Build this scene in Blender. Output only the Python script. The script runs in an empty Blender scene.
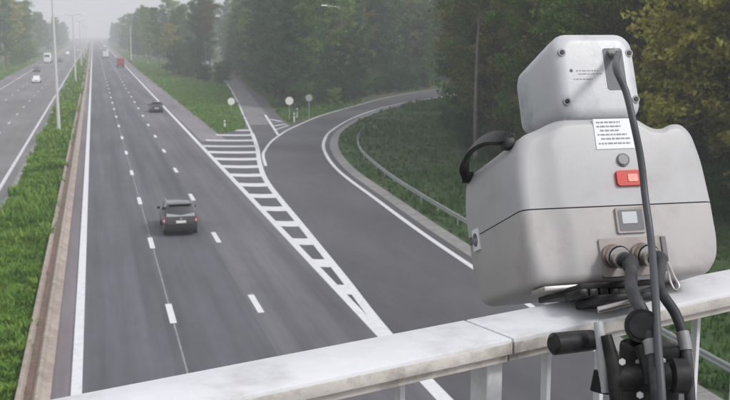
import bpy, bmesh, math, random
import numpy as np
from mathutils import Vector, Matrix

SC = bpy.context.scene
COL = SC.collection
R = math.radians
c_, s_ = math.cos, math.sin

# ------------------------------------------------------------------ camera
FPX = 1000.0                                   # focal length in pixels of a 730 px wide frame
TH, PS, H = R(9.481), R(15.018), 11.076        # pitch down, yaw right of the road, eye height over the road
cd = bpy.data.cameras.new('camera'); cam = bpy.data.objects.new('camera', cd); COL.objects.link(cam)
cam.location = (0, 0, H); cam.rotation_euler = (math.pi / 2 - TH, 0, -PS)
cd.sensor_width = 36; cd.lens = FPX / 730 * 36; cd.clip_start = .05; cd.clip_end = 8000
cd.dof.use_dof = True; cd.dof.focus_distance = 1.78; cd.dof.aperture_fstop = 18
SC.camera = cam

# ------------------------------------------------------------------ sky, sun, exposure
SUN_EL, SUN_AZ = R(44), R(136)                 # azimuth measured clockwise from +Y (the road's direction)
w = bpy.data.worlds.new('World'); SC.world = w; w.use_nodes = True
nt = w.node_tree; nt.nodes.clear()
sky = nt.nodes.new('ShaderNodeTexSky'); sky.sky_type = 'NISHITA'; sky.sun_disc = False
sky.sun_elevation = SUN_EL; sky.sun_rotation = SUN_AZ; sky.air_density = 1.0; sky.dust_density = 4.0; sky.ozone_density = 1.0
hs = nt.nodes.new('ShaderNodeHueSaturation'); hs.inputs['Saturation'].default_value = .16
ov = nt.nodes.new('ShaderNodeMixRGB'); ov.inputs[0].default_value = .55; ov.inputs[2].default_value = (8.6, 8.6, 9.2, 1)   # even cloud layer
bg = nt.nodes.new('ShaderNodeBackground'); bg.inputs[1].default_value = .105
wo = nt.nodes.new('ShaderNodeOutputWorld')
nt.links.new(sky.outputs[0], hs.inputs['Color']); nt.links.new(hs.outputs[0], ov.inputs[1])
nt.links.new(ov.outputs[0], bg.inputs[0]); nt.links.new(bg.outputs[0], wo.inputs[0])
sl = bpy.data.lights.new('sun', 'SUN'); sl.energy = 1.5; sl.angle = R(11); sl.color = (1, .975, .94)
so = bpy.data.objects.new('sun', sl); COL.objects.link(so)
sd = Vector((s_(SUN_AZ) * c_(SUN_EL), c_(SUN_AZ) * c_(SUN_EL), s_(SUN_EL)))
so.rotation_euler = sd.to_track_quat('Z', 'Y').to_euler(); so.location = (0, -5, 30)
vs = SC.view_settings; vs.view_transform = 'Standard'; vs.look = 'None'; vs.gamma = 1; vs.exposure = 0.26; vs.use_curve_mapping = False
cy = SC.cycles
cy.use_denoising = True
cy.max_bounces = 8; cy.diffuse_bounces = 3; cy.glossy_bounces = 3; cy.transmission_bounces = 4; cy.volume_bounces = 4; cy.transparent_max_bounces = 6
cy.caustics_reflective = False; cy.caustics_refractive = False

# ------------------------------------------------------------------ materials
def nodes(name):
    m = bpy.data.materials.new(name); m.use_nodes = True
    n = m.node_tree.nodes; l = m.node_tree.links
    return m, n, l, n['Principled BSDF']

def mat(name, col, rough=.6, metal=0, var=.12, scale=8, bump=0, bscale=60, coat=0, dirt=None, dscale=3, damt=.35, stretch=(1, 1, 1), spec=.5, objrand=0):
    m, n, l, b = nodes(name)
    tc = n.new('ShaderNodeTexCoord'); mp = n.new('ShaderNodeMapping'); mp.inputs['Scale'].default_value = stretch
    l.new(tc.outputs['Object'], mp.inputs[0])
    tx = n.new('ShaderNodeTexNoise'); tx.inputs['Scale'].default_value = scale; tx.inputs['Detail'].default_value = 6; tx.inputs['Roughness'].default_value = .65
    l.new(mp.outputs[0], tx.inputs['Vector'])
    rp = n.new('ShaderNodeValToRGB'); lo, hi = 1 - var, 1 + var
    rp.color_ramp.elements[0].position = .3; rp.color_ramp.elements[1].position = .7
    rp.color_ramp.elements[0].color = (col[0] * lo, col[1] * lo, col[2] * lo, 1)
    rp.color_ramp.elements[1].color = (min(1, col[0] * hi), min(1, col[1] * hi), min(1, col[2] * hi), 1)
    l.new(tx.outputs[0], rp.inputs[0]); out = rp.outputs[0]
    if dirt:
        t2 = n.new('ShaderNodeTexNoise'); t2.inputs['Scale'].default_value = dscale; t2.inputs['Detail'].default_value = 8; t2.inputs['Roughness'].default_value = .7
        l.new(mp.outputs[0], t2.inputs['Vector'])
        r2 = n.new('ShaderNodeValToRGB'); r2.color_ramp.elements[0].position = .5; r2.color_ramp.elements[1].position = .75
        r2.color_ramp.elements[0].color = (0, 0, 0, 1); r2.color_ramp.elements[1].color = (damt, damt, damt, 1)
        l.new(t2.outputs[0], r2.inputs[0])
        mx = n.new('ShaderNodeMixRGB'); mx.inputs[2].default_value = (*dirt, 1); l.new(r2.outputs[0], mx.inputs[0]); l.new(out, mx.inputs[1]); out = mx.outputs[0]
    if objrand:
        oi = n.new('ShaderNodeObjectInfo'); mr = n.new('ShaderNodeMapRange'); mr.inputs[3].default_value = 1 - objrand; mr.inputs[4].default_value = 1 + objrand
        l.new(oi.outputs['Random'], mr.inputs[0])
        h2 = n.new('ShaderNodeHueSaturation'); l.new(mr.outputs[0], h2.inputs['Value']); l.new(out, h2.inputs['Color']); out = h2.outputs[0]
    l.new(out, b.inputs['Base Color'])
    b.inputs['Roughness'].default_value = rough; b.inputs['Metallic'].default_value = metal
    b.inputs['Specular IOR Level'].default_value = spec
    if coat: b.inputs['Coat Weight'].default_value = coat; b.inputs['Coat Roughness'].default_value = .08
    if bump:
        t3 = n.new('ShaderNodeTexNoise'); t3.inputs['Scale'].default_value = bscale; t3.inputs['Detail'].default_value = 4
        l.new(tc.outputs['Object'], t3.inputs['Vector'])
        bp = n.new('ShaderNodeBump'); bp.inputs['Strength'].default_value = bump; bp.inputs['Distance'].default_value = .01
        l.new(t3.outputs[0], bp.inputs['Height']); l.new(bp.outputs[0], b.inputs['Normal'])
    return m

def asphalt(name, base, streak=.33, patch=.24, stretch=(1, .02, 1), tint=(.9, .95, 1.1)):
    """tarmac: long wheel-track streaks, big repair patches, fine aggregate"""
    m, n, l, b = nodes(name)
    tc = n.new('ShaderNodeTexCoord')
    def noise(scale, st, det=5):
        mp = n.new('ShaderNodeMapping'); mp.inputs['Scale'].default_value = st; l.new(tc.outputs['Object'], mp.inputs[0])
        t = n.new('ShaderNodeTexNoise'); t.inputs['Scale'].default_value = scale; t.inputs['Detail'].default_value = det; t.inputs['Roughness'].default_value = .6
        l.new(mp.outputs[0], t.inputs['Vector']); return t.outputs[0]
    def rng(v, a, bb, f0=.3, f1=.7):
        r = n.new('ShaderNodeMapRange'); r.inputs[1].default_value = f0; r.inputs[2].default_value = f1; r.inputs[3].default_value = a; r.inputs[4].default_value = bb
        l.new(v, r.inputs[0]); return r.outputs[0]
    def mul(a, bb):
        q = n.new('ShaderNodeMath'); q.operation = 'MULTIPLY'; l.new(a, q.inputs[0]); l.new(bb, q.inputs[1]); return q.outputs[0]
    v = mul(rng(noise(.85, stretch, 4), 1 - streak, 1 + streak), rng(noise(.12, (1, .35, 1), 6), 1 - patch, 1 + patch))
    v = mul(v, rng(noise(22, (1, 1, 1), 3), .88, 1.12))
    v = mul(v, rng(noise(2.2, (1, .25, 1), 7), .93, 1.07))
    cc = n.new('ShaderNodeVectorMath'); cc.operation = 'SCALE'; cc.inputs[0].default_value = (base * tint[0], base * tint[1], base * tint[2]); l.new(v, cc.inputs['Scale'])
    l.new(cc.outputs[0], b.inputs['Base Color']); b.inputs['Roughness'].default_value = .72; b.inputs['Specular IOR Level'].default_value = .4
    return m

def leafmat(name, c0, c1, c2, trans=.35):
    m, n, l, b = nodes(name)
    oi = n.new('ShaderNodeObjectInfo'); ge = n.new('ShaderNodeTexCoord')
    tx = n.new('ShaderNodeTexNoise'); tx.inputs['Scale'].default_value = .55; tx.inputs['Detail'].default_value = 5; tx.inputs['Roughness'].default_value = .75
    l.new(ge.outputs['Object'], tx.inputs['Vector'])
    ad = n.new('ShaderNodeMath'); ad.operation = 'MULTIPLY_ADD'; ad.inputs[1].default_value = .34; l.new(oi.outputs['Random'], ad.inputs[0])
    sb = n.new('ShaderNodeMath'); sb.operation = 'SUBTRACT'; sb.inputs[1].default_value = .17; l.new(tx.outputs[0], sb.inputs[0]); l.new(sb.outputs[0], ad.inputs[2])
    rp = n.new('ShaderNodeValToRGB'); e = rp.color_ramp.elements
    e[0].position = .28; e[0].color = (*c0, 1); e[1].position = .5; e[1].color = (*c1, 1)
    q = rp.color_ramp.elements.new(.72); q.color = (*c2, 1)
    l.new(ad.outputs[0], rp.inputs[0]); l.new(rp.outputs[0], b.inputs['Base Color'])
    b.inputs['Roughness'].default_value = .55; b.inputs['Specular IOR Level'].default_value = .3
    tr = n.new('ShaderNodeBsdfTranslucent'); l.new(rp.outputs[0], tr.inputs[0])
    mx = n.new('ShaderNodeMixShader'); mx.inputs[0].default_value = trans
    l.new(b.outputs[0], mx.inputs[1]); l.new(tr.outputs[0], mx.inputs[2]); l.new(mx.outputs[0], n['Material Output'].inputs[0])
    return m

M = {}
M['asphalt'] = asphalt('asphalt_motorway', .105, tint=(.95, .98, 1.1))
M['asphalt_lane'] = asphalt('asphalt_right_lane', .125, tint=(.98, .97, 1.07))
M['asphalt_ramp'] = asphalt('asphalt_ramp', .09, streak=.12, patch=.22, stretch=(.5, .12, 1), tint=(.98, .98, 1.06))
M['asphalt_old'] = asphalt('asphalt_side_road', .17, streak=.12, tint=(1, .98, 1.0))
M['shoulder'] = asphalt('asphalt_shoulder', .21, streak=.15, tint=(1.02, .97, 1.02))
M['verge_asphalt'] = asphalt('asphalt_edge_strip', .16, streak=.2, tint=(1.06, .95, 1.02))
M['paint'] = mat('road_paint', (.68, .69, .715), .55, var=.1, scale=6, dirt=(.3, .3, .32), dscale=2.2, damt=.45)
M['paint_old'] = mat('worn_road_paint', (.6, .61, .64), .6, var=.14, scale=6, dirt=(.18, .18, .2), dscale=2.5, damt=.75)
M['seam'] = mat('joint_seal', (.26, .25, .26), .7, var=.3, scale=1.5)
M['concrete'] = mat('gutter_concrete', (.25, .245, .24), .85, var=.2, scale=2, dirt=(.14, .13, .11), dscale=.8, damt=.6, bump=.3)
M['barrier'] = mat('barrier_concrete', (.36, .31, .27), .85, var=.2, scale=3, dirt=(.19, .14, .11), dscale=1.2, damt=.6, bump=.4, objrand=.08)
M['trough'] = mat('barrier_dirt', (.17, .115, .095), .95, var=.3, scale=3, dirt=(.08, .08, .05), dscale=2, damt=.6)
M['soil'] = mat('forest_soil', (.055, .075, .028), .95, var=.45, scale=.35, dirt=(.10, .07, .042), dscale=.12, damt=.8)
M['grass'] = leafmat('grass_blades', (.055, .13, .016), (.12, .25, .03), (.24, .36, .06), .35)
M['rough_grass'] = leafmat('rough_grass_blades', (.03, .085, .014), (.06, .15, .022), (.12, .17, .04), .35)
M['turf'] = mat('turf_soil', (.06, .11, .022), .95, var=.4, scale=.9, dirt=(.07, .06, .03), dscale=.5, damt=.4)
M['turf_rough'] = mat('rough_turf', (.035, .075, .016), .95, var=.45, scale=1.1, dirt=(.11, .085, .05), dscale=.22, damt=.75)
M['bark'] = mat('bark', (.085, .068, .05), .95, var=.4, scale=3, bump=.6, bscale=12, stretch=(1, 1, .25), objrand=.3)
M['bark_pale'] = mat('bark_pale', (.2, .18, .15), .9, var=.35, scale=3, stretch=(1, 1, .3), objrand=.2)
M['leaf_fresh'] = leafmat('leaves_fresh', (.05, .125, .022), (.115, .23, .036), (.23, .34, .06))
M['leaf_dark'] = leafmat('leaves_dark', (.022, .068, .022), (.048, .125, .034), (.10, .18, .04))
M['leaf_olive'] = leafmat('leaves_olive', (.075, .09, .025), (.155, .16, .042), (.26, .25, .065))
M['leaf_gold'] = leafmat('leaves_yellow_green', (.17, .18, .03), (.38, .37, .07), (.58, .53, .12))
M['leaf_red'] = leafmat('leaves_copper', (.05, .02, .018), (.085, .035, .028), (.1, .06, .04))
M['dark_post'] = mat('mossy_post_paint', (.07, .085, .065), .7, var=.3, scale=2)
M['lamp_grey'] = mat('lamp_post_paint', (.6, .61, .62), .5, var=.06, scale=2)
M['galv'] = mat('galvanised_steel', (.5, .51, .52), .5, metal=.35, var=.12, scale=4, dirt=(.25, .24, .22), dscale=1.5)
M['rail_steel'] = mat('guardrail_steel', (.33, .36, .34), .55, metal=.4, var=.15, scale=2, dirt=(.15, .16, .12), dscale=1.0, damt=.6)
M['white_metal'] = mat('white_enamel', (.78, .78, .76), .45, var=.06)
M['grey_metal'] = mat('grey_enamel', (.36, .37, .38), .5, var=.1)
M['rail_paint'] = mat('railing_paint', (.64, .65, .675), .5, var=.05, scale=14, dirt=(.33, .325, .315), dscale=4.5, damt=.8, bump=.12, bscale=40)
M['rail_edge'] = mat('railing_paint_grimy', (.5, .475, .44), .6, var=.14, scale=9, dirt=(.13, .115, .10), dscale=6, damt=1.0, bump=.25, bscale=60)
M['deck'] = mat('deck_concrete', (.33, .32, .31), .9, var=.15, scale=1.5, bump=.3)
M['case'] = mat('grey_plastic_case', (.40, .40, .41), .42, var=.035, scale=6, dirt=(.25, .24, .235), dscale=6, damt=.5, bump=.025, bscale=220)
M['case_low'] = mat('grey_plastic_case_worn', (.40, .385, .385), .45, var=.05, scale=5, dirt=(.24, .2, .18), dscale=6, damt=.65, bump=.025, bscale=220)
M['head'] = mat('pale_plastic_housing', (.5, .51, .53), .38, var=.04, scale=8, dirt=(.24, .26, .29), dscale=12, damt=.8, bump=.03, bscale=150)
M['dark'] = mat('black_plastic', (.018, .018, .02), .42, spec=.22, var=.2, scale=20, dirt=(.08, .075, .07), dscale=18, damt=.5)
M['blackmetal'] = mat('black_anodised_metal', (.014, .014, .015), .38, spec=.22, metal=.3, var=.2, scale=25, dirt=(.12, .11, .10), dscale=16, damt=.35)
M['rubber'] = mat('cable_rubber', (.038, .041, .046), .5, spec=.22, var=.2, scale=12, dirt=(.18, .17, .16), dscale=22, damt=.5)
M['rubber_grey'] = mat('cable_rubber_grey', (.055, .058, .066), .5, var=.15, scale=12)
M['steel'] = mat('brushed_steel', (.5, .48, .45), .35, metal=.85, var=.12, scale=20)
M['brass'] = mat('worn_brass', (.36, .3, .24), .42, metal=.7, var=.2, scale=30)
M['panel'] = mat('connector_panel', (.32, .285, .27), .55, var=.12, scale=18, dirt=(.13, .09, .075), dscale=16, damt=.7)
M['recess'] = mat('recess_grey', (.14, .145, .155), .6, var=.1)
M['red'] = mat('red_plastic', (.5, .025, .018), .35, var=.08, scale=30)
M['red_label'] = mat('red_label_mark', (.7, .3, .25), .4, var=.15, scale=40)
M['screen'] = mat('display_pale', (.46, .49, .51), .25, var=.05)
M['sticker'] = mat('white_sticker', (.72, .74, .76), .5, var=.06, scale=20)
M['ink'] = mat('printed_ink', (.1, .1, .11), .6, var=.3, scale=80)
M['ink_pale'] = mat('printed_ink_pale', (.27, .27, .29), .6, var=.3, scale=200)
M['tape'] = mat('grey_tape', (.24, .24, .25), .5, var=.1)
def paint(name, col): return mat(name, col, .3, var=.03, coat=.8)
M['car_black'] = paint('paint_black', (.018, .017, .02)); M['car_white'] = paint('paint_white', (.75, .76, .78)); M['car_dark'] = paint('paint_dark_blue', (.022, .026, .035))
M['car_silver'] = paint('paint_silver', (.4, .41, .43)); M['car_red'] = paint('paint_red', (.3, .035, .03))
M['glass'] = mat('car_glass', (.05, .06, .065), .06, var=.02, spec=1.0)
M['rear_glass_sky'] = mat('car_rear_glass_sky_tone', (.30, .32, .34), .12, var=.05, spec=1.0, metal=.2)  # light grey base colour stands in for sky reflected in the rear pane
M['tyre'] = mat('tyre', (.02, .02, .02), .85); M['rim'] = mat('rim', (.35, .35, .37), .35, metal=.8)
M['tail'] = mat('tail_lamp', (.42, .02, .03), .2, var=.05); M['lamp_clear'] = mat('lamp_clear', (.75, .78, .8), .12, var=.03)
M['plate'] = mat('number_plate', (.75, .75, .73), .4, var=.05)

# ------------------------------------------------------------------ mesh helpers
class MB:
    def __init__(s): s.v = []; s.f = []
    def add(s, vs, fs):
        k = len(s.v); s.v += [tuple(v) for v in vs]; s.f += [tuple(i + k for i in f) for f in fs]; return s
    def box(s, lo, hi, mtx=None, bev=0):
        bm = bmesh.new(); bmesh.ops.create_cube(bm, size=1)
        d = [hi[i] - lo[i] for i in range(3)]; c = [(hi[i] + lo[i]) / 2 for i in range(3)]
        for v in bm.verts: v.co = Vector((v.co.x * d[0] + c[0], v.co.y * d[1] + c[1], v.co.z * d[2] + c[2]))
        if bev: bmesh.ops.bevel(bm, geom=list(bm.edges), offset=bev, segments=2, profile=.5, affect='EDGES')
        if mtx is not None: bm.transform(mtx)
        return s.frombm(bm)
    def frombm(s, bm):
        bm.verts.ensure_lookup_table(); bm.verts.index_update()
        s.add([v.co for v in bm.verts], [[v.index for v in f.verts] for f in bm.faces]); bm.free(); return s
    def tube(s, pts, rads, n=10, cap=True):
        pts = [Vector(p) for p in pts]
        if not hasattr(rads, '__len__'): rads = [rads] * len(pts)
        vs = []; prev = None
        for i, p in enumerate(pts):
            t = (pts[min(i + 1, len(pts) - 1)] - pts[max(i - 1, 0)]).normalized()
            if prev is None:
                a = Vector((0, 0, 1)) if abs(t.z) < .9 else Vector((1, 0, 0)); a = (a - t * a.dot(t)).normalized()
            else: a = (prev - t * prev.dot(t)).normalized()
            prev = a; b = t.cross(a)
            for k in range(n):
                q = 2 * math.pi * k / n; vs.append(p + (a * c_(q) + b * s_(q)) * rads[i])
        fs = [(i * n + k, i * n + (k + 1) % n, (i + 1) * n + (k + 1) % n, (i + 1) * n + k) for i in range(len(pts) - 1) for k in range(n)]
        if cap: fs += [tuple(range(n - 1, -1, -1)), tuple(range((len(pts) - 1) * n, len(pts) * n))]
        return s.add(vs, fs)
    def loft(s, secs, cap=True):
        n = len(secs[0]); vs = [p for q in secs for p in q]
        fs = [(i * n + k, i * n + (k + 1) % n, (i + 1) * n + (k + 1) % n, (i + 1) * n + k) for i in range(len(secs) - 1) for k in range(n)]
        if cap: fs += [tuple(range(n - 1, -1, -1)), tuple(range((len(secs) - 1) * n, len(secs) * n))]
        return s.add(vs, fs)
    def strip(s, pts, x0, x1, z, z1=None):
        """flat ribbon along a ground polyline, offsets x0..x1 to its right"""
        P = [Vector((p[0], p[1])) for p in pts]; vs = []
        for i, p in enumerate(P):
            t = (P[min(i + 1, len(P) - 1)] - P[max(i - 1, 0)]).normalized(); nn = Vector((t.y, -t.x))
            a = p + nn * x0; b = p + nn * x1; vs += [(a.x, a.y, z), (b.x, b.y, z if z1 is None else z1)]
        return s.add(vs, [(2 * i, 2 * i + 1, 2 * i + 3, 2 * i + 2) for i in range(len(P) - 1)])
    def mesh(s, name, m, smooth=None):
        me = bpy.data.meshes.new(name); me.from_pydata(s.v, [], s.f)
        bm = bmesh.new(); bm.from_mesh(me); bmesh.ops.recalc_face_normals(bm, faces=bm.faces); bm.to_mesh(me); bm.free()
        me.materials.append(M[m])
        if smooth is not None:
            me.polygons.foreach_set('use_smooth', [True] * len(me.polygons)); me.set_sharp_from_angle(angle=R(smooth))
        return me
    def build(s, name, m, parent=None, smooth=None, mtx=None):
        return link(name, s.mesh(name, m, smooth), parent, mtx)

def link(name, data, parent=None, mtx=None):
    o = bpy.data.objects.new(name, data); COL.objects.link(o)
    if parent is not None: o.parent = parent
    if mtx is not None: o.matrix_local = mtx
    return o
def tag(o, label=None, cat=None, group=None, kind=None):
    if label: o['label'] = label
    if cat: o['category'] = cat
    if group: o['group'] = group
    if kind: o['kind'] = kind
    return o
def empty(name, loc=(0, 0, 0), rz=0, **k):
    o = bpy.data.objects.new(name, None); COL.objects.link(o); o.location = loc; o.rotation_euler = (0, 0, rz); o.empty_display_size = .2
    return tag(o, **k)
def copy_tree(o, parent=None):
    q = o.copy(); COL.objects.link(q); q.parent = parent
    for ch in list(o.children): copy_tree(ch, q)
    return q
def npmesh(name, v, f, m):
    """v (n,3), f (k,3|4) arrays -> mesh"""
    me = bpy.data.meshes.new(name); k = f.shape[1]
    me.vertices.add(len(v)); me.vertices.foreach_set('co', np.ascontiguousarray(v, np.float32).ravel())
    me.loops.add(f.size); me.loops.foreach_set('vertex_index', np.ascontiguousarray(f, np.int32).ravel())
    me.polygons.add(len(f)); me.polygons.foreach_set('loop_start', np.arange(0, f.size, k, dtype=np.int32))
    me.update(calc_edges=True); me.materials.append(M[m]); return me
def poly(name, pts, z, m, kind='structure', cut=None):
    bm = bmesh.new(); bm.faces.new([bm.verts.new((p[0], p[1], z)) for p in pts])
    bmesh.ops.recalc_face_normals(bm, faces=bm.faces); bmesh.ops.triangulate(bm, faces=bm.faces)
    me = bpy.data.meshes.new(name); bm.to_mesh(me); bm.free(); me.materials.append(M[m])
    return tag(link(name, me), kind=kind)
def smooth_line(pts, n=6):
    """Catmull-Rom through ground points"""
    P = [Vector((p[0], p[1])) for p in pts]; P = [2 * P[0] - P[1]] + P + [2 * P[-1] - P[-2]]; out = []
    for i in range(1, len(P) - 2):
        a, b, c, d = P[i - 1:i + 3]
        for k in range(n):
            t = k / n; out.append(.5 * ((2 * b) + (c - a) * t + (2 * a - 5 * b + 4 * c - d) * t * t + (3 * b - a - 3 * c + d) * t ** 3))
    out.append(P[-2]); return [(p.x, p.y) for p in out]
def inpoly(x, y, P):
    ins = np.zeros(len(x), bool); j = len(P) - 1
    for i in range(len(P)):
        xi, yi = P[i]; xj, yj = P[j]
        k = ((yi > y) != (yj > y)) & (x < (xj - xi) * (y - yi) / ((yj - yi) or 1e-9) + xi); ins ^= k; j = i
    return ins

# ------------------------------------------------------------------ ground and roads
bm = bmesh.new(); bmesh.ops.create_grid(bm, x_segments=24, y_segments=24, size=2400)
for v in bm.verts: v.co.z = -.06
me = bpy.data.meshes.new('ground'); bm.to_mesh(me); bm.free(); me.materials.append(M['soil'])
tag(link('ground', me), kind='structure')

FAR = 1900
SIDE_L = smooth_line([(9.9, 100.5), (12.8, 110.2), (16.6, 117.5), (18.7, 131.8), (22.4, 168), (28.6, 231), (34.2, 307), (41, 420)], 5)
SIDE_R = [(47, 420), (39.5, 325), (33, 231), (27.6, 167), (24.6, 140), (22.9, 124.0), (22.6, 119.2)]
RAMP_L = smooth_line([(22.6, 118.8), (30.2, 133.4), (39.8, 150.6), (48.6, 166), (60, 182), (80, 205)], 5)
RAMP_LINE_R = smooth_line([(15.9, -20), (16.2, 5), (16.6, 25), (17.0, 40), (17.35, 52), (17.95, 63.5), (18.9, 79.1), (20.9, 93.0), (23.3, 103.2), (26.3, 112.6), (33.1, 128.8), (43.0, 147), (56, 164), (84, 192)], 6)
def offs(P, d):
    P = [Vector(p) for p in P]; return [p + Vector(((P[min(i + 1, len(P) - 1)] - P[max(i - 1, 0)]).normalized().y, -(P[min(i + 1, len(P) - 1)] - P[max(i - 1, 0)]).normalized().x)) * d for i, p in enumerate(P)]
main = poly('motorway_carriageway', [(-1.72, -25), (13.0, -25), (13.0, FAR), (-1.72, FAR)], 0, 'asphalt')
opp = poly('opposite_carriageway', [(-21.9, -25), (-6.2, -25), (-6.2, FAR), (-21.9, FAR)], 0, 'asphalt_old')
ramp = poly('exit_ramp_road', [(9.95, -25), (9.95, 100.4)] + SIDE_L[1:] + SIDE_R + RAMP_L[1:] + [(p.x, p.y) for p in offs(RAMP_LINE_R, .66)][::-1], .004, 'asphalt_ramp')
MB().strip([(10.35, 104), (10.35, FAR)], 0, 2.66, .006).build('hard_shoulder', 'shoulder', main)
MB().strip([(5.72, -25), (5.72, FAR)], 0, 4.1, .004).build('lane_surface', 'asphalt_lane', main)
MB().strip([(-1.72, -25), (-1.72, FAR)], 0, .5, .004).build('edge_strip', 'verge_asphalt', main)
tag(MB().strip(SIDE_L[12:], .2, 3.4, .008).build('side_road_surface', 'asphalt_old'), kind='structure')
# gutter of concrete along the outside of the ramp: single slabs, a joint between each
gut = tag(link('gutter', None), kind='structure')
def resample(P, d):
    out = []; acc = 0; P = [Vector(p) for p in P]; nxt = 0
    for a, b in zip(P, P[1:]):
        L = (b - a).length
        while nxt <= acc + L: out.append(a + (b - a) * ((nxt - acc) / L)); nxt += d
        acc += L
    return out
gi = resample(RAMP_LINE_R, 2.0)
go = []
for i, p in enumerate(gi):
    t = (gi[min(i + 1, len(gi) - 1)] - gi[max(i - 1, 0)]).normalized(); go.append(p + Vector((t.y, -t.x)) * 1.45)
for i in range(8, len(gi) - 1):
    a, b = gi[i], gi[i + 1]; c, d = go[i + 1], go[i]
    a2, b2 = a + (d - a) * .45, b + (c - b) * .45; e = .012
    q = [a2.lerp(b2, e), a2.lerp(b2, 1 - e), d.lerp(c, 1 - e), d.lerp(c, e)]
    vs = [(p[0], p[1], .012 if k < 2 else .07) for k, p in enumerate(q)] + [(p[0], p[1], -.05) for p in q]
    MB().add(vs, [(0, 1, 2, 3), (0, 4, 5, 1), (1, 5, 6, 2), (2, 6, 7, 3), (3, 7, 4, 0)]).build('gutter_slab', 'concrete', gut)

# painted lines
def line(parent, pts, wd, name='edge_line', z=.010, m='paint'): return MB().strip(pts, -wd / 2, wd / 2, z).build(name, m, parent)
line(main, [(-.98, -25), (-.98, FAR)], .34)
line(main, [(9.92, -25), (9.92, 34)], .5); line(main, [(9.86, 34), (9.9, 100), (10.05, 300), (10.05, FAR)], .36)
dash = MB().strip([(0, 0), (0, 2.9)], -.13, .13, .010).mesh('lane_dash', 'paint')
def dashes(parent, X, y0, per, n, me):
    for k in range(n):
        o = link('lane_dash', me, parent); o.location = (X, y0 + per * k, 0)
dashes(main, 2.53, 39.4 - 1.4 - 14.1, 14.1, 34, dash); dashes(main, 6.05, 38.6, 14.1, 33, dash)
dash2 = MB().strip([(0, 0), (0, 3)], -.1, .1, .010).mesh('lane_dash', 'paint_old')
dashes(opp, -10.6, 60, 14.1, 28, dash2); dashes(opp, -14.57, 64, 14.1, 28, dash2)
line(opp, [(-7.0, -25), (-7.0, FAR)], .28, m='paint_old'); line(opp, [(-18.3, -25), (-18.3, FAR)], .22, m='paint_old')
MB().strip([(2.53, 20), (2.56, 60), (2.5, 110), (2.53, 180)], -.03, .03, .005).build('joint_seam', 'seam', main)
# gore
GR = smooth_line([(9.75, 20), (10.12, 34.4), (10.62, 43.5), (11.2, 55), (12.15, 73.4), (13.4, 85), (15.0, 96.5), (16.7, 111), (19.4, 136.6), (22.8, 168), (28.9, 231), (34.3, 307)], 6)
line(ramp, [p for p in GR if p[1] < 112], .40, z=.012); line(ramp, [p for p in GR if p[1] >= 111], .26, z=.012, m='paint_old')
def gx(y):
    for a, b in zip(GR, GR[1:]):
        if a[1] <= y <= b[1]: return a[0] + (b[0] - a[0]) * (y - a[1]) / (b[1] - a[1])
yb = 35.2; k = 0
while yb < 118:
    xl = 9.95 if yb < 101 else 9.95 + (yb - 101) * .32
    wd = 1.75
    # each bar runs back towards the driver as it goes right, with a slight bow
    def arc(t, y): 
        x1 = gx(y - (gx(y) - xl) * .30); return (xl + (x1 - xl) * t, y - (x1 - xl) * .30 * t - .35 * math.sin(math.pi * t) * min(1, (x1 - xl) / 3))
    lo = [arc(t / 6, yb) for t in range(7)]; hi = [arc(t / 6, yb + wd) for t in range(7)]
    vs = [(*p, .014) for p in lo] + [(*p, .014) for p in hi]
    MB().add(vs, [(i, i + 1, i + 8, i + 7) for i in range(6)]).build('hatch_bar', 'paint' if yb < 96 else 'paint_old', ramp)
    yb += 5.3; k += 1
line(ramp, [p for p in RAMP_LINE_R], .30, z=.012)
line(ramp, smooth_line([(13.6, 83), (14.6, 90.5), (15.6, 95.2), (17.2, 101.5), (19.2, 107.8), (22.0, 115.6), (29.4, 132.6), (38.9, 150), (47.6, 165.4), (59, 181.5), (79, 204.5)], 5), .26, z=.016, m='paint')
line(ramp, [(22.3, 135.9), (19.2, 108.4)], .3, z=.012)
# small faded bars in front of the sign island
for k in range(4):
    t = .25 + k * .2; line(ramp, [(19.2 + 3.0 * t, 108.4 + 24 * t), (22.5 + .1 * t, 117.5 + 9 * t)], .3 + .3 * (k % 2), name='hatch_bar', z=.013, m='paint_old')

# turf sheets
MED = [(-5.85, -25), (-2.62, -25), (-2.62, FAR), (-6.15, FAR)]
poly('median_turf', MED, -.01, 'turf')
TRI = [(13.05, 111.0)] + [(p[0] - .1, p[1]) for p in SIDE_L[8:]] + [(13.05, 430)]
poly('island_turf', TRI, .02, 'turf')
poly('verge_turf', [(13.05, 430), (38, 430), (30, 800), (24, FAR), (13.05, FAR)], -.01, 'turf')
poly('verge_turf', [(-30, -25), (-21.95, -25), (-21.95, FAR), (-30, FAR)], -.01, 'turf')
kerb = MB().box((-6.2, -25, -.1), (-5.86, FAR, .13))
tag(kerb.build('kerb', 'concrete'), kind='structure')

# concrete median barrier, one child per cast element
bar = empty('median_barrier', (0, 0, 0), label='low dirty concrete barrier with a brown trough along the grass median', cat='barrier')
prof = [(-2.70, -.05), (-2.70, .40), (-2.62, .42), (-2.56, .36), (-2.50, .20), (-2.26, .20), (-2.20, .30), (-2.14, .36), (-2.06, .34), (-1.98, .22), (-1.74, .10), (-1.72, -.05)]
def seg(L):
    return MB().loft([[(x, .012, z) for x, z in prof], [(x, L - .012, z) for x, z in prof]]).mesh('barrier_segment', 'barrier')
sg = seg(4.0); dirt = MB().strip([(-2.38, 0), (-2.38, 4.0)], -.13, .13, .205).mesh('trough_dirt', 'trough')
y = 12
while y < 560:
    o = link('barrier_segment', sg, bar); o.location = (0, y, 0); d = link('trough_dirt', dirt, o); y += 4
o = MB().loft([[(x, yy, z) for x, z in prof] for yy in (560, FAR)]).build('barrier_far_run', 'barrier', bar)

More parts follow.
